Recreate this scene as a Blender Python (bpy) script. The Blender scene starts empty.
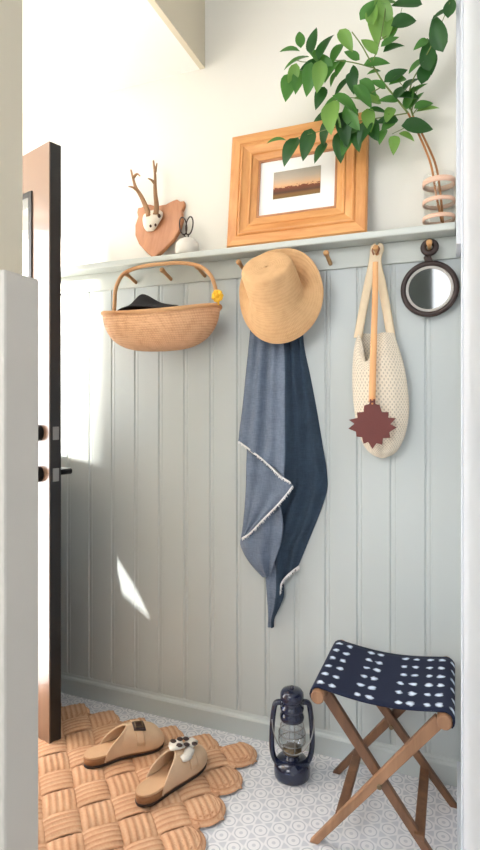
import bpy, bmesh, math, random
from mathutils import Vector, Matrix, Euler
random.seed(7)
C = bpy.context.scene.collection
PI = math.pi
# ------------------------------------------------------------------ camera model
FPX = 545.0; CX = 240.0; HY = 405.0
YAW = math.atan((455.0-CX)/FPX)
CAM = Vector((-0.017, -1.789, 1.15))
FW = Vector((-math.sin(YAW), math.cos(YAW), 0)); RT = Vector((math.cos(YAW), math.sin(YAW), 0))
def ray(px, py): return FW + RT*((px-CX)/FPX) + Vector((0,0,1))*((HY-py)/FPX)
def W(px, py, off=0.0):              # point of the place at distance off in front of the back wall
    d = ray(px, py); return CAM + d*((-off-CAM.y)/d.y)
def F(px, py, z=0.0):
    d = ray(px, py); return CAM + d*((z-CAM.z)/d.z)
def S(off, px): d = ray(px, HY); return ((-off-CAM.y)/d.y)/FPX   # metres per pixel there

# ------------------------------------------------------------------ materials
def lin(c):
    f = lambda v: v/12.92 if v <= .04045 else ((v+.055)/1.055)**2.4
    return tuple(f(x/255.0) for x in c)+(1,)
class N:
    def __init__(s, name):
        s.m = bpy.data.materials.new(name); s.m.use_nodes = True; s.t = s.m.node_tree; s.t.nodes.clear()
        s.out = s.n('ShaderNodeOutputMaterial'); s.p = s.n('ShaderNodeBsdfPrincipled'); s.l(s.p.outputs[0], s.out.inputs[0])
    def n(s, typ, **kw):
        x = s.t.nodes.new(typ)
        for k, v in kw.items(): setattr(x, k, v)
        return x
    def l(s, a, b): s.t.links.new(a, b)
    def val(s, sock, v):
        if isinstance(v, bpy.types.NodeSocket): s.l(v, sock)
        else: sock.default_value = v
    def math(s, op, a, b=0.0, c=0.0):
        x = s.n('ShaderNodeMath', operation=op); s.val(x.inputs[0], a); s.val(x.inputs[1], b); s.val(x.inputs[2], c); return x.outputs[0]
    def mix(s, f, a, b):
        x = s.n('ShaderNodeMix', data_type='RGBA'); s.val(x.inputs[0], f); s.val(x.inputs[6], a); s.val(x.inputs[7], b); return x.outputs[2]
    def ramp(s, f, stops, interp='LINEAR'):
        x = s.n('ShaderNodeValToRGB'); x.color_ramp.interpolation = interp; e = x.color_ramp.elements
        while len(e) < len(stops): e.new(.5)
        for q, (p, c) in zip(e, stops): q.position = p; q.color = c
        s.l(f, x.inputs[0]); return x.outputs[0]
    def coord(s, which='Object', scale=(1,1,1), rot=(0,0,0)):
        t = s.n('ShaderNodeTexCoord'); m = s.n('ShaderNodeMapping'); m.inputs['Scale'].default_value = scale; m.inputs['Rotation'].default_value = rot
        s.l(t.outputs[which], m.inputs[0]); return m.outputs[0]
    def noise(s, v, scale, detail=3, rough=.5, dist=0):
        x = s.n('ShaderNodeTexNoise'); x.inputs['Scale'].default_value = scale; x.inputs['Detail'].default_value = detail
        x.inputs['Roughness'].default_value = rough; x.inputs['Distortion'].default_value = dist; s.l(v, x.inputs['Vector']); return x.outputs['Fac']
    def bump(s, h, strength=.3, dist=.005):
        x = s.n('ShaderNodeBump'); x.inputs['Strength'].default_value = strength; x.inputs['Distance'].default_value = dist
        s.l(h, x.inputs['Height']); s.l(x.outputs[0], s.p.inputs['Normal'])
    def set(s, **kw):
        for k, v in kw.items(): s.val(s.p.inputs[k.replace('_', ' ')], v)
        return s
def plain(name, c, rough=.6, var=.06, scale=8, metal=0, bump=0, bscale=60, spec=.5, coat=0):
    a = N(name); v = a.coord(); f = a.noise(v, scale, 4)
    c = lin(c); lo = tuple(x*(1-var) for x in c[:3])+(1,); hi = tuple(min(1, x*(1+var)) for x in c[:3])+(1,)
    a.set(Base_Color=a.mix(f, lo, hi), Roughness=rough, Metallic=metal); a.p.inputs['Specular IOR Level'].default_value = spec
    a.p.inputs['Coat Weight'].default_value = coat
    if bump: a.bump(a.noise(v, bscale, 3), bump, .003)
    return a.m
def wood(name, c1, c2, axis='Z', rough=.5, scale=14, bump=.1):
    a = N(name); sc = {'X':(.12,1,1), 'Y':(1,.12,1), 'Z':(1,1,.12)}[axis]
    v = a.coord(scale=sc); f = a.noise(v, scale*2.2, 5, .6, .6); g = a.noise(v, scale*7, 3)
    h = a.math('ADD', a.math('MULTIPLY', f, .75), a.math('MULTIPLY', g, .25))
    a.set(Base_Color=a.ramp(h, [(.32, lin(c1)), (.68, lin(c2))]), Roughness=rough); a.bump(h, bump, .002)
    return a.m
M = {}
M['cream'] = plain('cream_wall_paint', (232,229,219), .85, .015, 3, bump=.05, bscale=120)
M['white_ceiling'] = plain('ceiling_paint', (246,243,238), .9, .01, 3)
M['beam'] = plain('soffit_paint', (214,205,184), .85, .015, 3)
M['bead'] = plain('grey_blue_paint', (187,194,193), .42, .02, 2.5, bump=.04, bscale=50)
M['rail'] = plain('rail_paint', (193,198,192), .42, .02, 4)
M['trimwhite'] = plain('white_trim_paint', (206,210,216), .5, .01, 3)
M['partcream'] = plain('partition_paint', (214,205,184), .8, .015, 3)
M['partgrey'] = plain('panel_paint', (198,193,184), .55, .01, 3)
M['black'] = plain('black_door_edge', (30,28,28), .4, .1, 10)
M['doorface'] = plain('tan_door_reflection', (124,98,82), .3, .03, 4, spec=.8, coat=.6)  # tan stands in for the porch reflected in black gloss paint
M['blackmetal'] = plain('black_metal', (22,22,24), .35, .1, 20, metal=.6)
M['steel'] = plain('steel', (150,148,145), .3, .05, 20, metal=1)
M['peg'] = wood('peg_wood', (176,126,78), (214,168,112), 'Y')
M['framewood'] = wood('frame_wood', (196,126,66), (232,176,112), 'X', .42, 10)
M['framewoodv'] = wood('frame_wood_upright', (190,120,62), (230,172,108), 'Z', .42, 10)
M['frameinner'] = wood('inner_frame_wood', (214,160,108), (238,196,146), 'X', .45, 12)
M['plaque'] = wood('plaque_wood', (166,106,68), (198,140,98), 'Z', .5, 10)
M['plaquedark'] = plain('plaque_edge', (88,50,34), .6)
M['bone'] = plain('bone', (226,214,196), .7, .1, 40, bump=.2)
M['antler'] = plain('antler', (150,112,76), .65, .3, 40, bump=.4, bscale=150)
M['darkhole'] = plain('dark_hollow', (84,60,46), .9)
M['ceramic'] = plain('white_ceramic', (222,217,207), .3, .02, 10)
M['mat'] = plain('white_mat', (246,243,238), .9, .01)
M['stoolwood'] = wood('stool_wood', (88,60,42), (128,90,62), 'Z', .5, 9)
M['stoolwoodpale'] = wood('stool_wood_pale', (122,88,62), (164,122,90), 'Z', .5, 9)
M['navy'] = plain('navy_enamel', (17,26,54), .22, .1, 10, coat=.6)
M['mirrorframe'] = plain('dark_bronze', (50,36,32), .4, .2, 30, metal=.2)
M['leather'] = plain('oxblood_leather', (96,38,32), .55, .12, 30, bump=.2, bscale=200)
M['tanleather'] = plain('tan_leather', (196,132,78), .6, .1, 20)
M['cork'] = plain('cork', (150,106,70), .85, .25, 120, bump=.3, bscale=300)
M['outsole'] = plain('dark_rubber', (52,40,34), .8, .1)
M['suede'] = plain('beige_suede', (214,184,152), .95, .07, 40, bump=.25, bscale=300)
M['footbed'] = plain('footbed_suede', (206,168,132), .95, .08, 30)
M['brownstrap'] = plain('dark_brown_leather', (48,28,24), .5, .1)
M['wick'] = plain('burner_brass', (120,104,80), .35, .1, 20, metal=.8)
M['blackcloth'] = plain('black_felt', (28,26,28), .95, .2, 30, bump=.3, bscale=200)
M['yellow'] = plain('yellow_petals', (236,184,44), .7, .15, 50)
M['stem'] = plain('brown_twig', (168,112,60), .7, .15, 40)
M['greenstem'] = plain('green_twig', (112,128,62), .6, .15, 40)
M['band'] = plain('rattan_band', (230,190,164), .6, .1, 30)
M['fringe'] = plain('white_fringe', (226,226,226), .95, .06, 80)
M['strap'] = plain('bag_strap_cotton', (224,206,176), .95, .06, 60, bump=.3, bscale=300)
M['twine'] = plain('leather_loop', (134,84,54), .7)
M['darkgreen'] = plain('dark_green_paint', (60,66,62), .5)

def glass(name, tint=(1,1,1,1), refl=.12):
    a = N(name); a.t.nodes.remove(a.p)
    tr = a.n('ShaderNodeBsdfTransparent'); tr.inputs[0].default_value = tint
    gl = a.n('ShaderNodeBsdfGlossy'); gl.inputs['Roughness'].default_value = .03
    lw = a.n('ShaderNodeLayerWeight'); lw.inputs[0].default_value = .35
    f = a.math('ADD', a.math('MULTIPLY', a.math('POWER', lw.outputs['Facing'], 2.0), .25), refl*.4)
    mx = a.n('ShaderNodeMixShader'); a.l(f, mx.inputs[0]); a.l(tr.outputs[0], mx.inputs[1]); a.l(gl.outputs[0], mx.inputs[2])
    a.l(mx.outputs[0], a.out.inputs[0]); return a.m
M['glass'] = glass('clear_glass', (.985,.99,.985,1), .03)
M['globe'] = glass('globe_glass', (.9,.92,.95,1), .3)
def mirror():
    a = N('mirror_glass'); v = a.coord(); f = a.noise(v, 3)
    a.set(Base_Color=a.mix(f, (.86,.88,.87,1), (.9,.91,.9,1)), Metallic=1.0, Roughness=.04); return a.m
M['mirror'] = mirror()
def tile():
    a = N('patterned_cement_tile'); t = a.n('ShaderNodeNewGeometry'); sp = a.n('ShaderNodeSeparateXYZ'); a.l(t.outputs['Position'], sp.inputs[0])
    x, y = sp.outputs[0], sp.outputs[1]; k = 2*PI/.046
    c0 = a.math('COSINE', a.math('MULTIPLY', x, k))
    u = a.math('ADD', a.math('MULTIPLY', x, .5*k), a.math('MULTIPLY', y, .866*k)); w = a.math('SUBTRACT', a.math('MULTIPLY', x, .5*k), a.math('MULTIPLY', y, .866*k))
    f = a.math('ADD', a.math('ADD', c0, a.math('COSINE', u)), a.math('COSINE', w))
    g = a.math('DIVIDE', a.math('ADD', f, 1.5), 4.5)
    wht = lin((228,228,230)); gr = lin((172,176,186)); gm = lin((194,197,204))
    col = a.ramp(g, [(0, gm), (.08, gm), (.12, wht), (.26, wht), (.30, gm), (.37, gr), (.42, gr), (.46, wht), (.9, wht), (.93, gm), (1, gm)])
    v = a.coord(); n1 = a.noise(v, 4, 4)
    a.set(Base_Color=a.mix(a.math('MULTIPLY', n1, .3), col, wht), Roughness=.45); return a.m
M['tile'] = tile()
def straw(name, c1, c2, sc=160, rot=0):
    a = N(name); v = a.coord(scale=(1,1,1))
    w1 = a.n('ShaderNodeTexWave', wave_type='RINGS', rings_direction='SPHERICAL'); w1.inputs['Scale'].default_value = sc*.35; w1.inputs['Distortion'].default_value = .6; w1.inputs['Detail'].default_value = 1; a.l(v, w1.inputs['Vector'])
    n = a.noise(v, sc, 3); n2 = a.noise(v, 12, 3); h = a.math('ADD', a.math('MULTIPLY', w1.outputs['Fac'], .35), a.math('ADD', a.math('MULTIPLY', n, .4), a.math('MULTIPLY', n2, .25)))
    a.set(Base_Color=a.ramp(h, [(.25, lin(c1)), (.7, lin(c2))]), Roughness=.8); a.bump(h, .3, .003); return a.m
M['straw'] = straw('straw', (196,146,90), (226,182,124))
def uvweave(name, c1, c2, nu, nv, rough=.8, strength=.6, jitter=.3):
    a = N(name); t = a.n('ShaderNodeTexCoord'); sp = a.n('ShaderNodeSeparateXYZ'); a.l(t.outputs['UV'], sp.inputs[0])
    u = a.math('MULTIPLY', sp.outputs[0], nu*PI); v = a.math('MULTIPLY', sp.outputs[1], nv*PI)
    h = a.math('ABSOLUTE', a.math('SINE', v)); par = a.math('MODULO', a.math('FLOOR', a.math('DIVIDE', v, PI)), 2.0)
    b = a.math('ABSOLUTE', a.math('SINE', a.math('ADD', u, a.math('MULTIPLY', par, PI/2))))
    hh = a.math('MULTIPLY', h, a.math('ADD', a.math('MULTIPLY', b, .6), .4))
    n = a.noise(t.outputs['Object'], 45, 4); k = a.math('ADD', a.math('MULTIPLY', hh, 1-jitter), a.math('MULTIPLY', n, jitter))
    a.set(Base_Color=a.ramp(k, [(.1, lin(c1)), (.6, lin(c2))]), Roughness=rough); a.bump(hh, strength, .004); return a.m
M['basket'] = uvweave('basket_weave', (176,122,82), (220,174,134), 120, 22, .75, .5, .68)
M['rim'] = uvweave('basket_rim', (190,132,84), (226,176,126), 120, 3, .7, .6)
M['strawweave'] = uvweave('hat_straw_weave', (196,150,104), (216,174,126), 150, 40, .9, .3, .75)
def jute():
    a = N('jute_rope'); t = a.n('ShaderNodeTexCoord'); sp = a.n('ShaderNodeSeparateXYZ'); a.l(t.outputs['UV'], sp.inputs[0])
    tw = a.math('ABSOLUTE', a.math('SINE', a.math('ADD', a.math('MULTIPLY', sp.outputs[0], 60.0), a.math('MULTIPLY', sp.outputs[1], 16.0))))
    rp = a.math('ABSOLUTE', a.math('SINE', a.math('MULTIPLY', sp.outputs[1], 5*PI)))
    n = a.noise(t.outputs['Object'], 14, 3); n2 = a.noise(t.outputs['Object'], 160, 3)
    k = a.math('ADD', a.math('ADD', a.math('MULTIPLY', tw, .015), a.math('MULTIPLY', rp, .3)), a.math('ADD', a.math('MULTIPLY', n, .36), a.math('MULTIPLY', n2, .26)))
    a.set(Base_Color=a.ramp(k, [(.08, lin((108,68,46))), (.36, lin((192,142,106))), (.8, lin((224,188,154)))]), Roughness=.9); a.bump(a.math('ADD', a.math('MULTIPLY', tw, .1), n2), .35, .003); return a.m
M['jute'] = jute()
def cloth(name, c1, c2):
    a = N(name); t = a.n('ShaderNodeTexCoord'); v = t.outputs['Object']
    m1 = a.n('ShaderNodeMapping'); m1.inputs['Scale'].default_value = (420,420,40); a.l(v, m1.inputs[0]); m2 = a.n('ShaderNodeMapping'); m2.inputs['Scale'].default_value = (40,40,420); a.l(v, m2.inputs[0])
    n1 = a.noise(m1.outputs[0], 1, 2); n2 = a.noise(m2.outputs[0], 1, 2); n3 = a.noise(v, 14, 3)
    k = a.math('ADD', a.math('MULTIPLY', a.math('ADD', n1, n2), .33), a.math('MULTIPLY', n3, .34))
    a.set(Base_Color=a.ramp(k, [(.35, lin(c1)), (.65, lin(c2))]), Roughness=.95); a.bump(k, .25, .003); return a.m
M['chambray'] = cloth('chambray_lit', (82,94,112), (112,124,142))
M['chambrayshade'] = cloth('chambray_shaded', (36,51,67), (54,71,89))  # same cloth, darkened in colour for the folds on the shaded side
def net():
    a = N('cotton_net'); t = a.n('ShaderNodeTexCoord'); sp = a.n('ShaderNodeSeparateXYZ'); a.l(t.outputs['UV'], sp.inputs[0])
    u = a.math('MULTIPLY', sp.outputs[0], 40*PI); v = a.math('MULTIPLY', sp.outputs[1], 34*PI)
    h = a.math('MULTIPLY', a.math('SINE', a.math('ADD', u, v)), a.math('SINE', a.math('SUBTRACT', u, v))); ab = a.math('ABSOLUTE', h)
    hole = a.math('GREATER_THAN', ab, .62); n = a.noise(t.outputs['Object'], 120, 3)
    a.set(Base_Color=a.mix(n, lin((208,195,173)), lin((231,221,203))), Roughness=.95, Alpha=a.math('SUBTRACT', 1.0, a.math('MULTIPLY', hole, .35)))
    a.bump(ab, -.5, .004); return a.m
M['net'] = net()
def indigo():
    a = N('indigo_dotted_fabric'); t = a.n('ShaderNodeTexCoord'); sp = a.n('ShaderNodeSeparateXYZ'); a.l(t.outputs['UV'], sp.inputs[0])
    nx = a.noise(t.outputs['UV'], 9, 2); ny = a.noise(t.outputs['UV'], 13, 2)
    u = a.math('ADD', sp.outputs[0], a.math('MULTIPLY', a.math('SUBTRACT', nx, .5), .035)); v = a.math('ADD', sp.outputs[1], a.math('MULTIPLY', a.math('SUBTRACT', ny, .5), .06))
    d = None
    for c in (.035, .125, .2, .362, .432, .605, .68, .775, .845, .93, .99):
        x = a.math('ABSOLUTE', a.math('SUBTRACT', u, c)); d = x if d is None else a.math('MINIMUM', d, x)
    dv = a.math('DIVIDE', a.math('ABSOLUTE', a.math('SUBTRACT', a.math('FRACT', a.math('MULTIPLY', v, 6.0)), .5)), 6.0)
    r = a.math('SQRT', a.math('ADD', a.math('POWER', a.math('MULTIPLY', d, .44), 2.0), a.math('POWER', a.math('MULTIPLY', dv, .34), 2.0)))
    big = a.noise(t.outputs['UV'], 30, 2); rr = a.math('ADD', r, a.math('MULTIPLY', a.math('SUBTRACT', big, .5), .012))
    col = a.ramp(rr, [(.0, lin((222,232,244))), (.0065, lin((206,220,238))), (.0112, lin((10,22,50))), (1, lin((10,22,50)))])
    a.set(Base_Color=col, Roughness=.9); a.bump(a.noise(t.outputs['Object'], 300, 2), .2, .002); return a.m
M['indigo'] = indigo()
def leaf(name, c1, c2):
    a = N(name); v = a.coord(); f = a.noise(v, 18, 3)
    a.set(Base_Color=a.mix(f, lin(c1), lin(c2)), Roughness=.42); a.p.inputs['Subsurface Weight'].default_value = 0
    tr = a.n('ShaderNodeBsdfTranslucent'); tr.inputs[0].default_value = lin(tuple(min(255, int(x*1.25)) for x in c2))
    mx = a.n('ShaderNodeMixShader'); mx.inputs[0].default_value = .25; a.l(a.p.outputs[0], mx.inputs[1]); a.l(tr.outputs[0], mx.inputs[2]); a.l(mx.outputs[0], a.out.inputs[0]); return a.m
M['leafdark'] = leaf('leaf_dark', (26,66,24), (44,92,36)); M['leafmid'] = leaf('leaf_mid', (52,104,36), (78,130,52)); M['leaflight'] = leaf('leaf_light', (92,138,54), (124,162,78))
def picture():
    a = N('landscape_print'); t = a.n('ShaderNodeTexCoord'); sp = a.n('ShaderNodeSeparateXYZ'); a.l(t.outputs['UV'], sp.inputs[0])
    n = a.noise(t.outputs['UV'], 9, 4); v = sp.outputs[1]
    sky = a.ramp(a.math('ADD', v, a.math('MULTIPLY', a.math('SUBTRACT', n, .5), .1)), [(.3, lin((226,160,104))), (.5, lin((216,176,136))), (.72, lin((190,172,152))), (1, lin((168,160,146)))])
    land = a.ramp(v, [(0, lin((124,98,50))), (.12, lin((132,92,46))), (.2, lin((86,52,32))), (.4, lin((128,66,36)))])
    n2 = a.noise(t.outputs['UV'], 14, 4, .7); edge = a.math('GREATER_THAN', v, a.math('ADD', .2, a.math('MULTIPLY', n2, .4)))
    a.set(Base_Color=a.mix(edge, land, sky), Roughness=.6); return a.m
M['picture'] = picture()

# ------------------------------------------------------------------ mesh builder
class MB:
    def __init__(s): s.v = []; s.f = []; s.uv = {}; s.mi = []; s.sm = []
    def add(s, vs, fs, uvs=None, mi=0, smooth=True):
        o = len(s.v); s.v += [Vector(p) for p in vs]
        for k, f in enumerate(fs):
            if uvs: s.uv[len(s.f)] = [uvs[i] for i in f]
            s.f.append([i+o for i in f]); s.mi.append(mi); s.sm.append(smooth)
        return s
    def grid(s, rows, uv=True, closed=False, mi=0, smooth=True, flip=False, urange=(0,1), vrange=(0,1)):
        nr, nc = len(rows), len(rows[0]); vs = [p for r in rows for p in r]; o = len(s.v); s.v += [Vector(p) for p in vs]
        for i in range(nr-1):
            for j in range(nc if closed else nc-1):
                j2 = (j+1) % nc; f = [i*nc+j, i*nc+j2, (i+1)*nc+j2, (i+1)*nc+j]
                d = (nc if closed else nc-1)
                U = lambda q: urange[0]+(urange[1]-urange[0])*q/d
                V = lambda q: vrange[0]+(vrange[1]-vrange[0])*q/(nr-1)
                q = [(U(j), V(i)), (U(j+1), V(i)), (U(j+1), V(i+1)), (U(j), V(i+1))]
                if flip: f.reverse(); q.reverse()
                s.uv[len(s.f)] = q; s.f.append([k+o for k in f]); s.mi.append(mi); s.sm.append(smooth)
        return s
    def box(s, a, b, mi=0):
        x0, y0, z0 = a; x1, y1, z1 = b
        vs = [(x0,y0,z0),(x1,y0,z0),(x1,y1,z0),(x0,y1,z0),(x0,y0,z1),(x1,y0,z1),(x1,y1,z1),(x0,y1,z1)]
        return s.add(vs, [(0,3,2,1),(4,5,6,7),(0,1,5,4),(1,2,6,5),(2,3,7,6),(3,0,4,7)], mi=mi, smooth=False)
    def obox(s, c, ax, ay, az, mi=0):        # oriented box: centre and half-axis vectors
        c, ax, ay, az = map(Vector, (c, ax, ay, az))
        vs = [c+ax*i+ay*j+az*k for k in (-1,1) for (i, j) in ((-1,-1),(1,-1),(1,1),(-1,1))]
        return s.add(vs, [(0,3,2,1),(4,5,6,7),(0,1,5,4),(1,2,6,5),(2,3,7,6),(3,0,4,7)], mi=mi, smooth=False)
    def bar(s, p, q, w, t, up=(0,1,0), mi=0):  # rectangular bar from p to q
        p, q = Vector(p), Vector(q); d = (q-p); n = d.normalized(); u = Vector(up); u = (u-n*u.dot(n)).normalized(); r = n.cross(u)
        return s.obox((p+q)/2, r*(w/2), u*(t/2), d/2, mi)
    def tube(s, pts, r, n=10, closed=False, mi=0, flat=1.0, up=None):
        pts = [Vector(p) for p in pts]; rs = r if isinstance(r, (list, tuple)) else [r]*len(pts); rows = []
        prev = None
        for i, p in enumerate(pts):
            if closed: d = pts[(i+1) % len(pts)]-pts[i-1]
            else: d = pts[min(i+1, len(pts)-1)]-pts[max(i-1, 0)]
            d.normalize()
            if prev is None:
                a = Vector(up) if up else (Vector((0,0,1)) if abs(d.z) < .9 else Vector((1,0,0)))
            else: a = prev
            a = (a-d*a.dot(d)).normalized(); prev = a; b = d.cross(a)
            rows.append([p+a*(rs[i]*math.cos(2*PI*k/n))+b*(rs[i]*flat*math.sin(2*PI*k/n)) for k in range(n)])
        if closed: rows.append(rows[0])
        s.grid(rows, closed=True)
        if not closed:
            for rr, rev in ((rows[0], True), (rows[-1], False)):
                f = list(range(n)); 
                if rev: f.reverse()
                s.add(rr, [f], smooth=False)
        return s
    def lathe(s, prof, c=(0,0,0), n=32, mi=0, sx=1, sy=1):
        c = Vector(c); rows = [[c+Vector((r*sx*math.cos(2*PI*k/n), r*sy*math.sin(2*PI*k/n), z)) for k in range(n)] for r, z in prof]
        return s.grid(rows, closed=True)
    def prism(s, poly, p0, ux, uz, nrm, t):    # polygon in plane (ux,uz) extruded along nrm by t
        p0, ux, uz, nrm = map(Vector, (p0, ux, uz, nrm)); n = len(poly)
        A = [p0+ux*x+uz*y for x, y in poly]; B = [p+nrm*t for p in A]
        fs = [list(range(n)), list(range(2*n-1, n-1, -1))]+[(i, i+n, (i+1) % n+n, (i+1) % n) for i in range(n)]
        return s.add(A+B, fs, smooth=False)
    def sphere(s, c, r, n=14, sc=(1,1,1)):
        c = Vector(c); rows = []
        for i in range(n//2+1):
            th = PI*i/(n//2); q = max(math.sin(th), 1e-4)
            rows.append([c+Vector((r*sc[0]*q*math.cos(2*PI*k/n), r*sc[1]*q*math.sin(2*PI*k/n), -r*sc[2]*math.cos(th))) for k in range(n)])
        return s.grid(rows, closed=True)

BASE = {}
def root(name, label, cat, loc, group=None, kind=None):
    o = bpy.data.objects.new(name, None); C.objects.link(o); o.location = loc; o.empty_display_size = .05; BASE[o.name] = Vector(loc)
    if label: o['label'] = label; o['category'] = cat
    if group: o['group'] = group
    if kind: o['kind'] = kind
    return o
def obj(name, mb, mats, parent=None, bevel=0, seg=2, solid=0, sub=0, label=None, cat=None, kind=None, group=None, auto=None, fixn=True):
    if not isinstance(mats, (list, tuple)): mats = [mats]
    me = bpy.data.meshes.new(name)
    if parent is not None: base = BASE[parent.name]
    else:
        xs = [v.x for v in mb.v]; ys = [v.y for v in mb.v]; zs = [v.z for v in mb.v]
        base = Vector(((min(xs)+max(xs))/2, (min(ys)+max(ys))/2, min(zs)))
    me.from_pydata([v-base for v in mb.v], [], mb.f)
    uvl = me.uv_layers.new(name='UVMap')
    for p in me.polygons:
        p.material_index = mb.mi[p.index]; p.use_smooth = mb.sm[p.index]
        if p.index in mb.uv:
            for k, li in enumerate(p.loop_indices): uvl.data[li].uv = mb.uv[p.index][k]
    for m in mats: me.materials.append(m)
    bm = bmesh.new(); bm.from_mesh(me); bmesh.ops.remove_doubles(bm, verts=bm.verts, dist=1e-6)
    if fixn: bmesh.ops.recalc_face_normals(bm, faces=bm.faces)
    bm.to_mesh(me); bm.free()
    o = bpy.data.objects.new(name, me); C.objects.link(o); BASE[o.name] = base
    if parent is not None: o.parent = parent
    else: o.location = base
    if solid:
        md = o.modifiers.new('s', 'SOLIDIFY'); md.thickness = solid; md.offset = 0
    if bevel:
        md = o.modifiers.new('b', 'BEVEL'); md.width = bevel; md.segments = seg; md.limit_method = 'ANGLE'; md.angle_limit = .6
    if sub:
        md = o.modifiers.new('u', 'SUBSURF'); md.levels = sub; md.render_levels = sub
    if label: o['label'] = label
    if cat: o['category'] = cat
    if kind: o['kind'] = kind
    if group: o['group'] = group
    return o
def struct(name, mb, mat, parent=None, **kw): return obj(name, mb, mat, parent, kind=None if parent else 'structure', **kw)
def spline(pts, n=8):       # Catmull-Rom through pts
    P = [Vector(p) for p in pts]; P = [P[0]*2-P[1]]+P+[P[-1]*2-P[-2]]; out = []
    for i in range(1, len(P)-2):
        for k in range(n):
            t = k/n; a, b, c, d = P[i-1:i+3]
            out.append(.5*((2*b)+(c-a)*t+(2*a-5*b+4*c-d)*t*t+(3*b-a-3*c+d)*t**3))
    out.append(P[-2]); return out
def lerp(a, b, t): return a+(b-a)*t

# ------------------------------------------------------------------ the setting
XL = -2.05; LOWC = 2.37; HIC = 2.95; SOF = -.859
struct('floor', MB().box((-4.0,-4.6,-.1), (.16,.12,0)), M['tile'])
struct('wall_back', MB().box((XL-.1,0,0), (.14,.1,HIC)), M['cream'])
struct('wall_right', MB().box((0,-4.6,0), (.14,0,HIC)), M['trimwhite'])
wl = MB()
wl.box((XL-.1,-.075,0), (XL,0,LOWC)); wl.box((XL-.1,-.915,2.06), (XL,-.075,LOWC)); wl.box((XL-.1,-4.6,0), (XL,-.915,HIC))
struct('wall_left', wl, M['cream'])
struct('ceiling', MB().box((SOF,-4.6,HIC), (.14,.1,HIC+.1)).box((XL-.1,-4.6,HIC), (SOF,-1.2,HIC+.1)).box((XL-.1,-1.2,HIC), (-1.5,.1,HIC+.1)).box((-1.0,-1.2,HIC), (SOF,.1,HIC+.1)), M['white_ceiling'])
# lowered ceiling over the entry, with an unseen slit added to shape the sliver of sun
SUN = Vector((.10, .80, -1.90)).normalized()
sliv = [W(115.5,558), W(138,595), W(152.5,625.5), W(140,614), W(124.5,600)]
hole = [p-SUN*((p.z-LOWC)/SUN.z) for p in sliv]
def ceil_with_hole():
    mb = MB(); X0, X1, Y0, Y1 = XL-.1, SOF, -1.0, .1
    n = len(hole); ia = min(range(n), key=lambda i: hole[i].y); ib = max(range(n), key=lambda i: hole[i].y)
    ch1 = [hole[(ia+k) % n] for k in range((ib-ia) % n+1)]; ch2 = [hole[(ia-k) % n] for k in range((ia-ib) % n+1)]
    lft, rgt = (ch1, ch2) if sum(p.x for p in ch1)/len(ch1) < sum(p.x for p in ch2)/len(ch2) else (ch2, ch1)
    A = hole[ia]; B = hole[ib]
    for ch, xo in ((lft, X0), (rgt, X1)):
        poly = [(xo,Y0,LOWC),(A.x,Y0,LOWC)]+[tuple(p) for p in ch]+[(B.x,Y1,LOWC),(xo,Y1,LOWC)]
        mb.add(poly, [list(range(len(poly)))], smooth=False)
    return mb
struct('ceiling_low', ceil_with_hole(), M['white_ceiling'])
struct('trim_1', MB().box((SOF-.02,-1.3,LOWC-.001), (SOF,.0,HIC)), M['beam'])
# wall dividing the entry from the room: upper wall end and thicker panelled lower end
struct('wall_front', MB().box((XL,-1.0,0), (-.84,-.915,LOWC)), M['partcream'])
struct('trim_2', MB().box((-1.3,-1.004,0), (-.80,-.911,1.405)), M['partgrey'], bevel=.006)
# beadboard: grooved boards up to the peg rail
def bead():
    mb = MB(); sp = .1045; prof = []; x = -.1045*19.6-.01
    prof.append((XL, -.012)); k = 0; x = -.831-sp*11
    while x < -.02:
        if x > XL+.01: prof += [(x-.006,-.012), (x-.002,-.0086), (x,-.0086), (x+.003,-.0116), (x+.007,-.0121), (x+.011,-.0118), (x+.013,-.0108), (x+.0155,-.012)]
        x += sp
    prof.append((0, -.012))
    mb.grid([[Vector((p[0],p[1],z)) for p in prof] for z in (.05, 1.62)], smooth=False); return mb
struct('trim_3', bead(), M['bead'], fixn=False)
def baseb():
    prof = [(0,0),(-.024,0),(-.024,.058),(-.021,.064),(-.015,.068),(-.013,.075),(-.008,.08),(0,.08)]
    mb = MB(); mb.grid([[Vector((x,y,z)) for y, z in prof] for x in (XL, 0)], smooth=False); return mb
struct('baseboard_back', baseb(), M['bead'])
struct('baseboard_right', MB().box((-.012,-4.6,0), (0,-.024,.08)), M['trimwhite'], bevel=.003)
struct('trim_4', MB().box((-.014,-.16,1.597), (0,0,HIC)), M['trimwhite'], bevel=.003)
struct('trim_5', MB().box((-.004,-.50,0), (0,-.40,HIC)).box((-.003,-.30,1.62), (0,-.16,HIC)), M['trimwhite'], bevel=.002)
# entry door, standing open
DL = Vector((-1.273,-.331,0)); DU = Vector((-math.sin(math.radians(72)), math.cos(math.radians(72)), 0)); DN = Vector((-DU.y, DU.x, 0))
if DN.y < 0: DN = -DN          # towards the back wall
DWID = .79; DTH = .042; DH = 2.03
dr = root('door_1', None, None, DL, kind='structure')
def dbox(mb, u0, u1, n0, n1, z0, z1, mi=0):
    c = DL+DU*((u0+u1)/2)+DN*((n0+n1)/2)+Vector((0,0,(z0+z1)/2))
    return mb.obox(c, DU*((u1-u0)/2), DN*((n1-n0)/2), Vector((0,0,(z1-z0)/2)), mi)
ds = MB(); fz = .012
dbox(ds, 0, .105, .001, DTH, fz, DH); dbox(ds, DWID-.105, DWID, .001, DTH, fz, DH); dbox(ds, .105, DWID-.105, .001, DTH, DH-.14, DH); dbox(ds, .105, DWID-.105, .001, DTH, fz, .3); dbox(ds, .105, DWID-.105, .008, DTH-.008, .3, .92); dbox(ds, .105, DWID-.105, .001, DTH, .92, 1.04)
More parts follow.
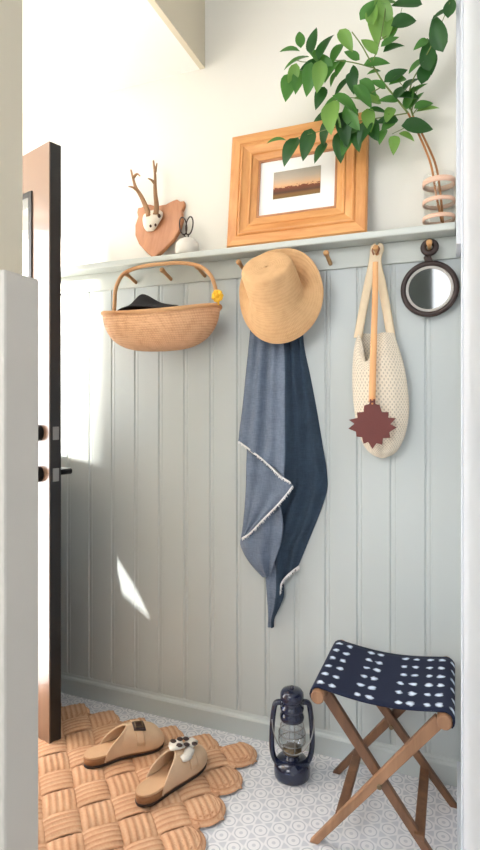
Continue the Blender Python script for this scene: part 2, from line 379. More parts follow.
obj('door_leaf', ds, M['black'], dr, bevel=.002)
dv = MB(); dbox(dv, .001, .105, -.003, .001, fz, DH-.001); dbox(dv, DWID-.105, DWID, -.003, .001, fz, DH-.001); dbox(dv, .105, DWID-.105, -.003, .001, DH-.14, DH-.001); dbox(dv, .105, DWID-.105, -.003, .001, fz, .3); dbox(dv, .105, DWID-.105, -.003, .001, .92, 1.04)
obj('door_face', dv, M['doorface'], dr, label='door face with the porch reflection put into its tan colour')
dm = MB()
for a in ((.105,.125,1.04,DH-.14), (DWID-.125,DWID-.105,1.04,DH-.14)): dbox(dm, a[0], a[1], -.008, DTH+.004, a[2], a[3])
dbox(dm, .125, DWID-.125, -.008, DTH+.004, DH-.16, DH-.14); dbox(dm, .125, DWID-.125, -.008, DTH+.004, 1.04, 1.06)
obj('glazing_bead', dm, M['black'], dr, bevel=.002)
dg = MB(); dbox(dg, .12, DWID-.12, .018, .022, 1.05, DH-.15); obj('pane', dg, M['glass'], dr)
def disc(c, ax, r, t, n=20):
    ax = Vector(ax).normalized(); return MB().tube([Vector(c)-ax*(t/2), Vector(c)+ax*(t/2)], r, n)
hz = .915
for nm, zz in (('deadbolt', 1.055), ('handle_rosette', hz)):
    obj(nm, disc(DL+DU*.06+Vector((0,0,zz))-DN*.011, DN, .027, .022), M['blackmetal'], dr, bevel=.003)
kb = MB().tube([DL+DU*.06+Vector((0,0,hz))-DN*.02, DL+DU*.06+Vector((0,0,hz))-DN*.06, ], .01, 12); kb.tube(spline([DL+DU*.06+Vector((0,0,hz))-DN*.055, DL+DU*.09+Vector((0,0,hz))-DN*.06, DL+DU*.17+Vector((0,0,hz-.004))-DN*.058]), .009, 12)
obj('handle', kb, M['blackmetal'], dr)
obj('handle_rosette', disc(DL+DU*.06+Vector((0,0,hz))+DN*(DTH+.006), DN, .027, .014), M['blackmetal'], dr, bevel=.003)
kb = MB().tube([DL+DU*.06+Vector((0,0,hz))+DN*DTH, DL+DU*.06+Vector((0,0,hz))+DN*(DTH+.075)], .011, 12); kb.tube(spline([DL+DU*.06+Vector((0,0,hz))+DN*(DTH+.066), DL+DU*.1+Vector((0,0,hz))+DN*(DTH+.066), DL+DU*.17+Vector((0,0,hz))+DN*(DTH+.062)]), .01, 12)
obj('handle', kb, M['blackmetal'], dr)
for zz in (1.055, hz):
    lp = MB(); lp.obox(DL+DN*(DTH/2)-DU*.001+Vector((0,0,zz)), DU*.002, DN*.011, Vector((0,0,.022))); obj('latch_plate', lp, M['steel'], dr, bevel=.001)
cs = MB(); cs.box((XL-.11,-.935,0), (XL+.0,-.915,2.07)); struct('trim_6', cs, M['trimwhite'])
# outside the open doorway
struct('ground', MB().box((-7,-4.5,-.12), (XL-.1,3,-.03)), plain('paving', (206,200,190), .9, .1, 3))
struct('porch_roof', MB().box((-3.6,-3,2.5), (XL-.1,1.5,2.6)), plain('porch_boards', (176,142,112), .8, .08, 3))

# ------------------------------------------------------------------ peg rail with ledge
LZ = 1.683; LD = .09
pr = root('peg_rail', 'long pale grey peg rail with a narrow ledge across the back wall', 'shelf', (-1.0,0,1.59))
obj('rail_board', MB().box((XL,-.02,1.594), (-.001,-.0,LZ-.022)), M['rail'], pr, bevel=.002)
obj('ledge', MB().box((XL,-LD,LZ-.022), (-.0145,0,LZ)), M['rail'], pr, bevel=.005, seg=3)
PEG = []
for px, py in ((124,273),(160,269.5),(195,266),(237,263),(282,258),(325,254.5),(375,250),(429,245)):
    tip = W(px, py, .1); PEG.append(tip); b = Vector((tip.x,-.018,1.612)); tip = Vector((tip.x,-.09,1.632)); PEG[-1] = tip
    dd = (tip-b).normalized()
    mb = MB().tube([b, b+dd*.02, b+dd*.055, b+dd*.066, b+dd*.073, b+dd*.078], [.0065,.0065,.0065,.009,.009,.005], 12)
    obj('peg', mb, M['peg'], pr)

# ------------------------------------------------------------------ picture frame leaning on the ledge
x0, x1 = -.742, -.272; ly = -.062; FH = .405; tl = math.atan(.052/.4)
FO = Vector((x0, ly, LZ+.0005)); FX = Vector((1,0,0)); FZ = Vector((0,math.sin(tl),math.cos(tl))); FN = Vector((0,-math.cos(tl),math.sin(tl)))
fwid = x1-x0
def fp(u, v, n=0): return FO+FX*u+FZ*v+FN*n
fr = root('picture_frame', 'wide stepped wooden picture frame with white mat leaning on the ledge', 'picture', ((x0+x1)/2, ly, LZ))
def frame_piece(steps, mat, name, side):
    mb = MB(); rows = []
    w, h = fwid, FH
    for d, n in steps:
        cs_ = {'b': ((d,d),(w-d,d)), 't': ((w-d,h-d),(d,h-d)), 'l': ((d,h-d),(d,d)), 'r': ((w-d,d),(w-d,h-d))}[side]
        rows.append([fp(cs_[0][0], cs_[0][1], n), fp(cs_[1][0], cs_[1][1], n)])
    mb.grid(rows, smooth=False); obj(name, mb, mat, fr, fixn=False)
prof = [(d_*1.2, n_) for d_, n_ in [(0,-.004),(0,.014),(.004,.02),(.028,.02),(.031,.0165),(.034,.022),(.037,.0225),(.04,.018),(.058,.011),(.06,.0145),(.064,.0145),(.066,.009),(.082,.005),(.084,-.001),(.084,-.004)]]
for s_, m_ in (('b','framewood'),('t','framewood'),('l','framewoodv'),('r','framewoodv')): frame_piece(prof, M[m_], 'frame_rail', s_)
mb = MB()
for (ua, va, ub, vb) in ((.1,.1,fwid-.1,.106),(.1,FH-.106,fwid-.1,FH-.1),(.1,.106,.106,FH-.106),(fwid-.106,.106,fwid-.1,FH-.106)):
    mb.obox(fp((ua+ub)/2,(va+vb)/2,.001), FX*((ub-ua)/2), FZ*((vb-va)/2), FN*.003)
obj('sight_edge', mb, M['plaque'], fr)
mb = MB()
mb.add([fp(.078,.078,-.002), fp(fwid-.078,.078,-.002), fp(fwid-.078,FH-.078,-.002), fp(.078,FH-.078,-.002)], [(0,1,2,3)], smooth=False)
obj('mat_board', mb, M['mat'], fr, fixn=False)
pc = [W(272,196.5,.04), W(320,190.5,.04)]; u0, u1, v0, v1 = .154, .316, .160, .256
mb = MB(); mb.add([fp(u0,v0,-.001), fp(u1,v0,-.001), fp(u1,v1,-.001), fp(u0,v1,-.001)], [(0,1,2,3)], [(0,0),(1,0),(1,1),(0,1)], smooth=False)
obj('landscape_print', mb, M['picture'], fr, fixn=False, label='small print of a sunset sky above dark trees')
mb = MB(); mb.add([fp(.0,.0,-.004), fp(fwid,.0,-.004), fp(fwid,FH,-.004), fp(0,FH,-.004)], [(3,2,1,0)], smooth=False); obj('backing', mb, M['plaquedark'], fr, fixn=False)

# ------------------------------------------------------------------ deer skull plaque
pk = root('antler_plaque', 'wooden shield plaque with small antlered skull standing on the ledge', 'plaque', W(153,254,.05))
plx = (W(133,230,.04).x+W(181,230,.04).x)/2; plw = .104
shield = [(0,0),(.35,.15),(.7,.34),(.9,.53),(.96,.75),(.89,.92),(.96,1.02),(.95,1.12),(.78,1.12),(.64,1.18),(.42,1.15),(.2,1.10),(0,1.10)]
shield = [(x*plw, y*.196) for x, y in shield]; shield = shield+[(-x, y) for x, y in reversed(shield[1:-1])]
PO = Vector((plx,-.062,LZ+.001)); pt = .27; PZ = Vector((0,math.sin(pt)*.9,1)).normalized(); PN = Vector((0,-1,math.tan(pt)*.9)).normalized()
mb = MB().prism(shield, PO, (1,0,0), PZ, -PN, .018); obj('shield', mb, M['plaque'], pk, bevel=.004)
def pp(px, py, n): # point n in front of the plaque plane under pixel
    d = ray(px, py); q = PO+PN*n; return CAM+d*((q-CAM).dot(PN)/d.dot(PN))
sk = MB(); rows = []
for (cx, cy, rx, dn) in ((155,212,5,.010),(155,214,8.5,.018),(154.5,218,10,.022),(154,222,9,.024),(152.5,226,7.5,.02),(151.5,230,5.5,.014),(151,232,3,.008)):
    c = pp(cx, cy, 0); s_ = .0046
    rows.append([c+Vector((1,0,0))*(rx*s_*math.cos(2*PI*k/14))+PN*(dn*(.5+.9*max(0, math.sin(2*PI*k/14)))) for k in range(14)])
sk.grid(rows, closed=True); obj('skull', sk, M['bone'], pk, sub=1)
for px, py, r in ((150.5,226,1.2),(155.5,225,1.2),(147,218.5,1.8),(159,216,1.8)): obj('eye_socket' if r > 1.7 else 'nostril', MB().sphere(pp(px, py, .027 if r < 1.7 else .022), r*.0038, 10, (1,.8,1.2)), M['darkhole'], pk)
for pts, tine in (([(149,216,.025),(146,207,.03),(141,196,.045),(136,188,.06),(133.5,180,.065),(131,170,.06)], [[(138,191,.056),(133,187.5,.075),(128.5,186.5,.09)],[(133,178,.065),(137,174,.07),(140,176,.075)]]),
                  ([(156,214,.025),(156.5,205,.03),(155.5,195,.045),(155,185,.06),(155,175,.065),(153.5,161,.055)], [[(155,184,.06),(151.5,180,.075),(148,178.5,.09)],[(155,172,.065),(156,168,.07),(157,163,.075)]])):
    mb = MB(); P = spline([pp(*q) for q in pts], 5); n = len(P); mb.tube(P, [lerp(.0105,.0035,i/(n-1)) for i in range(n)], 9)
    for tn in tine: P = spline([pp(*q) for q in tn], 4); mb.tube(P, [lerp(.0062,.002,i/(len(P)-1)) for i in range(len(P))], 8)
    mb.lathe([(.0001,-.004),(.011,-.003),(.012,.002),(.008,.005)], pp(*pts[0]), 10)
    obj('antler', mb, M['antler'], pk)

# ------------------------------------------------------------------ white pot with scissors
pc = W(187,245,.039); PC = Vector((pc.x+.004,-.045,LZ))
mb = MB().lathe([(.0001,0),(.032,0),(.041,.006),(.0435,.02),(.043,.036),(.038,.05),(.026,.06),(.013,.064),(.010,.065),(.010,.045)], PC, 28)
obj('ceramic_pot', mb, M['ceramic'], sub=1, label='small round white ceramic pot on the ledge beside the antler plaque', cat='pot')
sc_ = root('scissors', 'thin metal scissors with loop handles standing upright in the white pot', 'scissors', PC+Vector((0,0,.046)))
for s_ in (-1, 1):
    mb = MB(); cz = LZ+.108; cxx = PC.x+s_*.011-.004
    mb.tube([Vector((cxx+.0165*math.cos(a)*(.85), PC.y, cz+.032*math.sin(a)))+Vector((s_*.004*math.sin(a),s_*.003,0)) for a in [2*PI*k/26 for k in range(26)]], .0026, 8, closed=True)
    mb.tube([Vector((cxx-s_*.002, PC.y+s_*.003, cz-.028)), Vector((PC.x+s_*.002, PC.y+s_*.002, LZ+.06)), Vector((PC.x-s_*.004, PC.y+s_*.0015, LZ+.047))], .0023, 8)
    obj('handle_loop', mb, M['mirrorframe'], sc_)

# ------------------------------------------------------------------ wall basket
bc = Vector(((W(104,310,.11).x+W(221,298,.11).x)/2, -.112, 0)); RX = .224; RY = .098
def rimz(a): return 1.461+.02*abs(math.cos(a))**2.2
bk = root('wicker_basket', 'oval wicker basket with arched handle hanging from the wooden pegs', 'basket', (bc.x, bc.y, 1.34))
mb = MB(); rows = []
for i in range(25):
    t = i/24; rr = math.sin(t*PI/2)**.62 if i else .001
    rows.append([Vector((bc.x+RX*rr*math.cos(a)*(1+.0*t), bc.y+RY*rr*math.sin(a), lerp(1.343, rimz(a), 1-math.cos(t*PI/2)) + .0015*math.sin(i*PI))) for a in [2*PI*k/72 for k in range(72)]])
mb.grid(rows, closed=True); obj('basket_bowl', mb, M['basket'], bk, solid=.006)
mb = MB().tube([Vector((bc.x+(RX+.004)*math.cos(a), bc.y+(RY+.003)*math.sin(a), rimz(a)+.002)) for a in [2*PI*k/72 for k in range(72)]], .0075, 8, closed=True)
obj('rim', mb, M['rim'], bk)
hp = [(114,313,.12),(114.5,305,.115),(116,288,.11),(123,274.5,.105),(138,267.5,.102),(160,264,.102),(182,263,.102),(200,266.5,.104),(211,276,.107),(216,291,.108),(218,302,.115)]
mb = MB().tube(spline([W(*q) for q in hp], 6), .0068, 10, flat=1.1); obj('basket_handle', mb, M['rim'], bk)
mb = MB(); fc = W(217.5,296,.13)
for k in range(9):
    a = 2*PI*k/9; mb.sphere(fc+Vector((.013*math.cos(a), -.003*(k % 2), .013*math.sin(a))), .009, 8, (1,.5,1))
mb.sphere(fc+Vector((0,-.006,0)), .008, 8); mb.tube([fc, fc+Vector((.004,0,-.03))], [.005,.003], 6)
obj('flower', mb, M['yellow'], bk, label='yellow flower tied to the basket handle')
# black felt lying in it
mb = MB(); rows = []
bx0, bx1 = W(121,306,.11).x, W(181,306,.11).x
for i in range(13):
    t = i/12; row = []
    for k in range(28):
        a = 2*PI*k/28; r = t; ht = .034*math.exp(-(r*2.6)**2*1.0)+.012*(1-r)+(.006*math.sin(a*3+1)*r)
        row.append(Vector(((bx0+bx1)/2-.018*(1-t)+(bx1-bx0)/2*r*math.cos(a), bc.y-.022+.05*r*math.sin(a), 1.492+ht-.008*r**2)))
    rows.append(row)
mb.grid(rows, closed=True); obj('black_hat', mb, M['blackcloth'], solid=.004, label='black felt hat lying in the wicker basket, its crown showing above the rim', cat='hat')

# ------------------------------------------------------------------ straw hat
def hat():
    cb = W(281.5,296.5,.078); X = Vector((1,0,0)); Z = Vector((0,0,1)); Y = Vector((0,-1,0)); n = 56
    mb = MB(); rows = []
    th = math.radians(42); AX = (Y*math.cos(th)+Z*math.sin(th)-X*.04).normalized(); VZ = (Z*math.cos(th)-Y*math.sin(th))
    def ring(c, rx, rz, lift=None, z=VZ):
        return [c+X*(rx*math.cos(2*PI*k/n))+z*(rz*math.sin(2*PI*k/n))+(lift(2*PI*k/n) if lift else Vector((0,0,0))) for k in range(n)]
    # brim edge to crown top
    base = cb+Y*.03-Z*.012-X*.004
    lf = lambda a: Y*(.012*math.cos(a*2+.4)+.026*max(0, -math.sin(a))+.021*max(0, math.sin(a)) + .008*math.sin(a*3))
    rows.append(ring(cb-Y*.0, .143, .158, lf, Z))
    rows.append(ring(cb+Y*.004, .138, .153, lf, Z))
    rows.append(ring(lerp(cb+Y*.0, base, .35), .12, .132, lambda a: lf(a)*.75, Z.lerp(VZ, .3)))
    rows.append(ring(lerp(cb, base, .75), .099, .107, lambda a: lf(a)*.35, Z.lerp(VZ, .75)))
    rows.append(ring(base+AX*.004, .089, .094)); rows.append(ring(base+AX*.014, .085, .089))
    for h, r in ((.05,.0845),(.085,.083),(.110,.0805),(.117,.079),(.1205,.076),(.1222,.070),(.123,.058),(.1215,.04),(.120,.02),(.1195,.001)):
        rows.append(ring(base+AX*h+VZ*(.004*h/.1)+X*(-.004*h/.1), r*(1.0), r*.99))
    mb.grid(rows, closed=True); return mb, cb
mb, cb = hat()
obj('straw_hat', mb, M['strawweave'], solid=.004, sub=1, label='woven straw bucket hat with floppy brim hanging on a peg over the towel', cat='hat')

# ------------------------------------------------------------------ blue towel hanging below the hat
tw = root('towel', 'crumpled blue chambray towel with white fringed edge hanging from the peg under the straw hat', 'towel', W(272,627,.04))
def sheet(rows, n=22, wave=.006, freq=3, ph=0, sub=7):
    """rows: list of (left px, py, off), (mid...), (right...) polylines; cross rows interpolated"""
    cols = len(rows[0]); L = [spline([W(*r[c]) for r in rows], sub) for c in range(cols)]; out = []
    for i in range(len(L[0])):
        P = spline([L[c][i] for c in range(cols)], max(3, n//(cols-1))); t = i/(len(L[0])-1)
        out.append([p+Vector((0,-wave*math.sin(freq*2*PI*j/(len(P)-1)+ph+1.5*t)*min(1, 4*min(j, len(P)-1-j)/(len(P)-1)),0)) for j, p in enumerate(P)])
    return out
TOPL = [[(252,312,.018),(262,312,.026),(272,312,.03),(280,312,.036)], [(249,345,.022),(260,345,.036),(272,345,.042),(284,345,.056)],
        [(246,375,.025),(258,378,.052),(270,380,.056),(285,380,.085)], [(243,405,.03),(256,412,.06),(270,415,.065),(285,420,.10)],
        [(240,428,.035),(254,439,.062),(270,450,.07),(285,458,.105)], [(238.5,441,.04),(253,452,.064),(268,463,.072),(284,477,.105)]]
mb = MB().grid(sheet(TOPL, n=40, wave=.007, freq=3), mi=0)
RGT = [[(280,312,.036),(288,312,.03),(296,313,.022),(303,315,.014)], [(284,345,.056),(291,345,.042),(298,345,.03),(304,345,.014)],
       [(285,380,.085),(293,380,.06),(302,380,.04),(311,380,.012)], [(285,420,.10),(296,416,.066),(307,413,.045),(317,412,.012)],
       [(285,452,.103),(297,449,.062),(310,446,.05),(322,442,.012)], [(284,474,.09),(298,471,.055),(313,470,.05),(326,466,.0145)],
       [(284,488,.07),(298,486,.05),(312,486,.042),(327.5,486,.014)], [(277,507,.045),(292,506,.045),(307,506,.03),(324,502,.014)],
       [(270,524,.04),(284,528,.042),(300,530,.034),(318,518,.014)], [(264,546,.036),(277,548,.044),(292,548,.03),(309,540,.014)],
       [(268,566,.034),(278,568,.044),(289,568,.028),(301,560,.014)], [(276,585,.034),(279,584,.038),(284,580,.028),(296,571,.016)]]
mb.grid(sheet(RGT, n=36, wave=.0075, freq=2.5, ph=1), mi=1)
# folded flap to the left, edge running down from the right corner to the left
Cc = sheet([[(247,449,.05),(256,456,.055),(268,466,.058),(280,477,.075),(289,482,.092)],
            [(246.5,468,.05),(256,472,.062),(267,479,.06),(281,485,.08),(293,487,.096)],
            [(246,490,.05),(254,492,.066),(263,496,.064),(274,497,.08),(285,496,.09)],
            [(244.5,512,.05),(250,512,.068),(257,512,.066),(266,510,.078),(275,507,.085)],
            [(242.5,530,.05),(245,529,.064),(250,527,.066),(256,523,.074),(262,520,.08)],
            [(241,539,.05),(242.5,538,.056),(244,537,.062),(247,535,.068),(250,532,.072)]], n=36, wave=.006, freq=2.5)
mb.grid(Cc, mi=0)
D = sheet([[(246,530,.056),(258,520,.066),(268,510,.062),(280,503,.066)],
           [(240.5,541,.056),(254,536,.076),(268,530,.066),(283,524,.078)],
           [(243,551,.05),(255,550,.08),(267,548,.066),(281,543,.076)],
           [(251,564,.045),(259,564,.075),(267,564,.062),(275,561,.068)],
           [(263,577,.044),(266,577,.06),(268,577,.055),(271,575,.055)]], n=32, wave=.006, freq=2)
mb.grid(D, mi=0)
E = sheet([[(264,560,.035),(270,560,.05),(277,560,.045),(283,565,.03)],
           [(266,577,.035),(271,577,.052),(277,577,.05),(283,580,.03)],
           [(267,592,.035),(271,592,.05),(277,592,.055),(284,594,.03)],
           [(268,606,.033),(271,606,.045),(275,607,.048),(280,606,.03)],
           [(268.5,619,.03),(270,619,.038),(272,619,.038),(274.5,618,.028)],
           [(268,627,.028),(270,627.5,.032),(272,627.5,.032),(274,627,.027)]], n=24, wave=.004, freq=1.5)
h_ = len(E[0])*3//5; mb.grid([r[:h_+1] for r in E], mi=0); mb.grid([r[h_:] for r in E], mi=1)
obj('towel_cloth', mb, [M['chambray'], M['chambrayshade']], tw, solid=.003, fixn=False)
fm = MB()
def fringe(pts, w=.009):
    P = spline([W(*p) for p in pts], 14); fm.tube(P, .0022, 6)
    for i, p in enumerate(P):
        for _ in range(2):
            q = p+Vector((random.uniform(-.004,.006), random.uniform(-.004,.002), -random.uniform(.5,1)*w)); fm.tube([p, lerp(p, q, .5)+Vector((random.uniform(-.002,.002),0,0)), q], [.0016,.0013,.0007], 4)
fringe([(239,441.5,.046),(254,452.5,.07),(268,464,.08),(279,475,.1),(290,482,.106)])
fringe([(292.5,486,.1),(285,496,.096),(275,507.5,.09),(262,520.5,.086),(250,533,.078),(242,538,.065)])
fringe([(299,566,.034),(290,573,.038),(282,582,.044),(279.5,592,.05)], .012)
obj('fringe', fm, M['fringe'], tw, label='white frayed edge')

# ------------------------------------------------------------------ net bag
bg = root('net_bag', 'cream cotton net bag hanging from a peg behind the leather fly swatter', 'bag', W(383,457,.06))
rows = []; BR = [(333,358,394),(345,354.5,398),(365,352.5,404),(390,352.5,408),(412,354.5,409),(432,358.5,406),(446,364.5,400.5),(454,371.5,394),(458,380,385)]
Lc = spline([W(l, y, .05) for y, l, r in BR], 4); Rc = spline([W(r, y, .05) for y, l, r in BR], 4); nseg = 40
for i, (p, q) in enumerate(zip(Lc, Rc)):
    t = i/(len(Lc)-1); dep = .036*min(1, .5+t*2)*min(1, (1-t)*5+.1); row = []; c = (p+q)/2; h = (q-p)/2
    for k in range(nseg):
        a = 2*PI*k/nseg; pt = c+h*math.cos(a)+Vector((0,-dep*math.sin(a)*(1+.10*math.sin(7*a+1)),0))
        if i < 9 and math.sin(a) > 0:     # scooped front opening
            u = (math.cos(a)+1)/2; dip = math.exp(-((u-.3)/.16)**2); pt.z -= .1*dip*(1-i/9.0)
        row.append(pt)
    rows.append(row)
mb = MB().grid(rows, closed=True); obj('bag_body', mb, M['net'], bg, solid=0)
pk_ = PEG[6]
for off, pts in (('f', [(358,338),(361,320),(367,290),(373,262)]), ('f', [(391.5,339),(388,318),(382,285),(377,262)])):
    P = [W(x, y, lerp(.05,.05,0)) for x, y in pts]; P.append(Vector((pk_.x+(-.008 if pts[0][0] < 370 else .008),-.052,1.637))); P.append(Vector((pk_.x,-.052,1.6435)))
    mb = MB().tube(spline(P, 6), .0135, 8, flat=.25, up=(1,0,0)); obj('strap', mb, M['strap'], bg)
# fly swatter
sw = root('fly_swatter', 'wooden fly swatter with spiky dark red leather paddle hanging in front of the net bag', 'fly swatter', W(372,448,.11))
P = spline([W(375.5,262,.098), W(375,300,.1), W(373.5,350,.106), W(372,402,.112)], 8); n = len(P)
mb = MB().tube(P, [lerp(.0085,.0105,i/(n-1)) for i in range(n)], 12, flat=.7); obj('stick', mb, wood('swatter_wood', (206,146,92), (232,180,126)), sw, bevel=.001)
ctr = W(372.5,424,.116); s_ = S(.116, 372); poly = []
sp_ = [(0,-25),(4,-19),(9.5,-20.5),(10,-14),(17,-13.5),(16,-8),(23,-3),(17,0),(22.5,6),(15,6.5),(15.5,12),(9,12),(7,19),(3,20),(2.5,25),(-2.5,25),(-3,20),(-8,18.5),(-8.5,12),(-15,11.5),(-14.5,6),(-23,4),(-17.5,0),(-23.5,-5),(-16,-8),(-15.5,-13),(-10,-13.5),(-8.5,-20),(-4,-18)]
mb = MB().prism([(x*s_*1.02, y*s_) for x, y in sp_], ctr, (1,0,0), (0,0,1), (0,-1,0), .004); obj('paddle', mb, M['leather'], sw, bevel=.001)
mb = MB(); 
for z_ in (-.0,.012): mb.sphere(W(372.3,401,.121)+Vector((0,-.0,-z_+.004)), .0035, 8)
obj('rivet', mb, M['tanleather'], sw)
lp = [Vector((pk_.x-.004,-.098,1.607)), Vector((pk_.x-.0105,-.085,1.625)), Vector((pk_.x-.006,-.066,1.6395)), Vector((pk_.x+.004,-.066,1.640)), Vector((pk_.x+.0105,-.085,1.625)), Vector((pk_.x+.004,-.098,1.607))]
mb = MB().tube(spline(lp, 6), .0025, 6); obj('hanging_loop', mb, M['twine'], sw)

# ------------------------------------------------------------------ round mirror
mc = W(429.5,289,.045); mr = .084
mi_ = root('round_mirror', 'small round mirror in a dark frame hanging from the rightmost peg', 'mirror', mc+Vector((0,0,-mr)))
TI = Matrix.Rotation(math.radians(4), 3, 'X')
def mring(R, r, n0, nseg=48, tube=10, fl=1):
    return [[mc+TI@Vector(((R+r*math.cos(b))*math.cos(a), n0-r*fl*math.sin(b), (R+r*math.cos(b))*math.sin(a))) for b in [2*PI*q/tube for q in range(tube)]] for a in [2*PI*k/nseg for k in range(nseg+1)]]
mb = MB().grid(mring(mr-.008, .0085, 0, fl=1.2), closed=True); obj('mirror_frame', mb, M['mirrorframe'], mi_)
mb = MB(); rows = [[mc+TI@Vector((R*math.cos(a), y, R*math.sin(a))) for a in [2*PI*k/48 for k in range(48)]] for R, y in ((.0001,-.001),(.061,-.001),(.062,-.0012))]
mb.grid(rows, closed=True, smooth=False); obj('mirror_glass', mb, M['mirror'], mi_)
rows = [[mc+TI@Vector((R*math.cos(a), y, R*math.sin(a))) for a in [2*PI*k/48 for k in range(48)]] for R, y in ((.0605,-.002),(.063,-.0045),(.071,-.003),(.072,.0))]
mb = MB().grid(rows, closed=True); obj('inner_rim', mb, plain('pale_metal_rim', (176,172,166), .4), mi_, label='pale bevelled rim')
mb = MB(); tp = PEG[7]; hub = Vector((tp.x,-.062,1.622))
mb.tube(spline([mc+TI@Vector((0,-.001,mr-.006)), mc+TI@Vector((-.006,-.004,mr+.012)), hub+Vector((-.004,0,-.024))], 5), [.011]*6+[.0085]*5, 10, flat=.5, up=(1,0,0))
pts = [hub+Vector((.0175*math.cos(a), 0, .0175*math.sin(a)+.0)) for a in [2*PI*k/26 for k in range(26)]]
mb.tube(pts, .009, 12, closed=True); obj('hanger', mb, M['mirrorframe'], mi_)

# ------------------------------------------------------------------ vase and branches
VC = Vector((W(444,222,.046).x, -.047, LZ)); VR = .044
VC.x = -.0145-VR-.004
vs_ = root('glass_vase', 'small clear glass vase with three thin rattan bands at the right end of the ledge', 'vase', VC)
VH = .155
mb = MB().lathe([(.0001,.001),(VR-.004,.001),(VR-.001,.006),(VR-.001,VH-.01),(VR-.0005,VH),(VR-.003,VH),(VR-.0035,VH-.006),(VR-.004,.01),(.0001,.008)], VC, 36); obj('vase_glass', mb, M['glass'], vs_)
for z_ in (.025,.075,.132):
    h_ = .006 if z_ < .1 else .008
    mb = MB().lathe([(VR-.0005,z_-h_),(VR+.0025,z_-h_),(VR+.003,z_),(VR+.0025,z_+h_),(VR-.0005,z_+h_),(VR-.0005,z_-h_)], VC, 36); obj('band', mb, M['band'], vs_)
def leafmesh(mb, base, tip, wd, nrm, mi, curl):
    d = tip-base; L = d.length; d.normalize(); nrm = (nrm-d*nrm.dot(d)).normalized(); s = d.cross(nrm); rows = []
    for i in range(8):
        t = i/7; w = wd*L*(math.sin(PI*min(1, t**.8))**.75)*(1-.25*t) if 0 < i < 7 else .0004
        c = base+d*(L*t)+nrm*(-curl*L*(t-.35)**2)
        rows.append([c+s*w*.5*q+nrm*(abs(q)*w*.16) for q in (-1,-.5,0,.5,1)])
    mb.grid(rows, mi=mi)
LV = [  # cx, cy, direction (deg, image, 90 = up), length px, shade, off
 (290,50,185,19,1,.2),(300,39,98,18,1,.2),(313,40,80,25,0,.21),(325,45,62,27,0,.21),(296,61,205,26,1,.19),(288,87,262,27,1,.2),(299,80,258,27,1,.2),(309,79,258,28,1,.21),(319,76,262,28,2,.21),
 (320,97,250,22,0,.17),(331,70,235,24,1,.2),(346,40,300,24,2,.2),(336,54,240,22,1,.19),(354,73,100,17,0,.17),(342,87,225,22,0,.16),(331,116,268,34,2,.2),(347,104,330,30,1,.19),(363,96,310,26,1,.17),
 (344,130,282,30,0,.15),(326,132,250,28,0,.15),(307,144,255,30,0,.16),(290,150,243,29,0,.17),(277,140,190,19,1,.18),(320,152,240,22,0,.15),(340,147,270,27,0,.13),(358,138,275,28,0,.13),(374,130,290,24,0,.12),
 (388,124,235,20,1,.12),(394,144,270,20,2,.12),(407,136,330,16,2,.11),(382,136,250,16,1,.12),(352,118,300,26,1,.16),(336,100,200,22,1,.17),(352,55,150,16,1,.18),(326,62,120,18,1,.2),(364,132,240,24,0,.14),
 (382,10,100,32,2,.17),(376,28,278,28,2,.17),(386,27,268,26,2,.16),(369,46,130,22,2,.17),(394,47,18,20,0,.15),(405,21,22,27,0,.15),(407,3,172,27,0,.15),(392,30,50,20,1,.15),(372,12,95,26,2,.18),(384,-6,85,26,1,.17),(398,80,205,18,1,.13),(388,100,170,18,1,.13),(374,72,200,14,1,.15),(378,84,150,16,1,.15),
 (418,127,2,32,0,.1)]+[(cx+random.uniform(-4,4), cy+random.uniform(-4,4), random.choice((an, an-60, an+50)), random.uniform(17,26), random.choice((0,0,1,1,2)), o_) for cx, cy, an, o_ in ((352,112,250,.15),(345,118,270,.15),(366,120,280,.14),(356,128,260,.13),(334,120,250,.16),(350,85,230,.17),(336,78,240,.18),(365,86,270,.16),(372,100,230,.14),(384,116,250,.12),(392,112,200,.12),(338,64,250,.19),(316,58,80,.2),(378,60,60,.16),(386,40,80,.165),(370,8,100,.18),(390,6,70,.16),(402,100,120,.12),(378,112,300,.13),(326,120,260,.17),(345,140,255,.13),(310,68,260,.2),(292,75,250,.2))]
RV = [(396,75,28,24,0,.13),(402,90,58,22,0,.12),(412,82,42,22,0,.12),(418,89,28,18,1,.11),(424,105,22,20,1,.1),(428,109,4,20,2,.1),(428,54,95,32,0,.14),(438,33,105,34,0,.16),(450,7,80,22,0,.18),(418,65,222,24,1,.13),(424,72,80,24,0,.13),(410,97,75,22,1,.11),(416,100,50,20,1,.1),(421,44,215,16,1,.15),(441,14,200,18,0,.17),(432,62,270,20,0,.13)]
def branch(name, label, stems, leaves, loc):
    r = root(name, label, 'branch', loc, 'leafy branches in the glass vase')
    mb = MB(); gm = MB()
    for k, (pts, r0, r1) in enumerate(stems):
        P = spline([p if isinstance(p, Vector) else W(*p) for p in pts], 7); (mb if k == 0 else gm).tube(P, [lerp(r0, r1, i/(len(P)-1)) for i in range(len(P))], 8)
    obj('stem', mb, M['stem'], r); obj('side_twigs', gm, M['greenstem'], r)
    lm = MB()
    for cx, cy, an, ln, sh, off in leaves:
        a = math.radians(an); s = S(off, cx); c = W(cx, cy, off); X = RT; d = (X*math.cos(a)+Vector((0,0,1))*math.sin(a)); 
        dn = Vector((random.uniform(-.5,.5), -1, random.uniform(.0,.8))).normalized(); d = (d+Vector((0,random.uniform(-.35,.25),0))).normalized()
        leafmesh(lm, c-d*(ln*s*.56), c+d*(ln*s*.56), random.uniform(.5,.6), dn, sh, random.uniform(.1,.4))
    obj('foliage', lm, [M['leafdark'], M['leafmid'], M['leaflight']], r, solid=0, fixn=False)
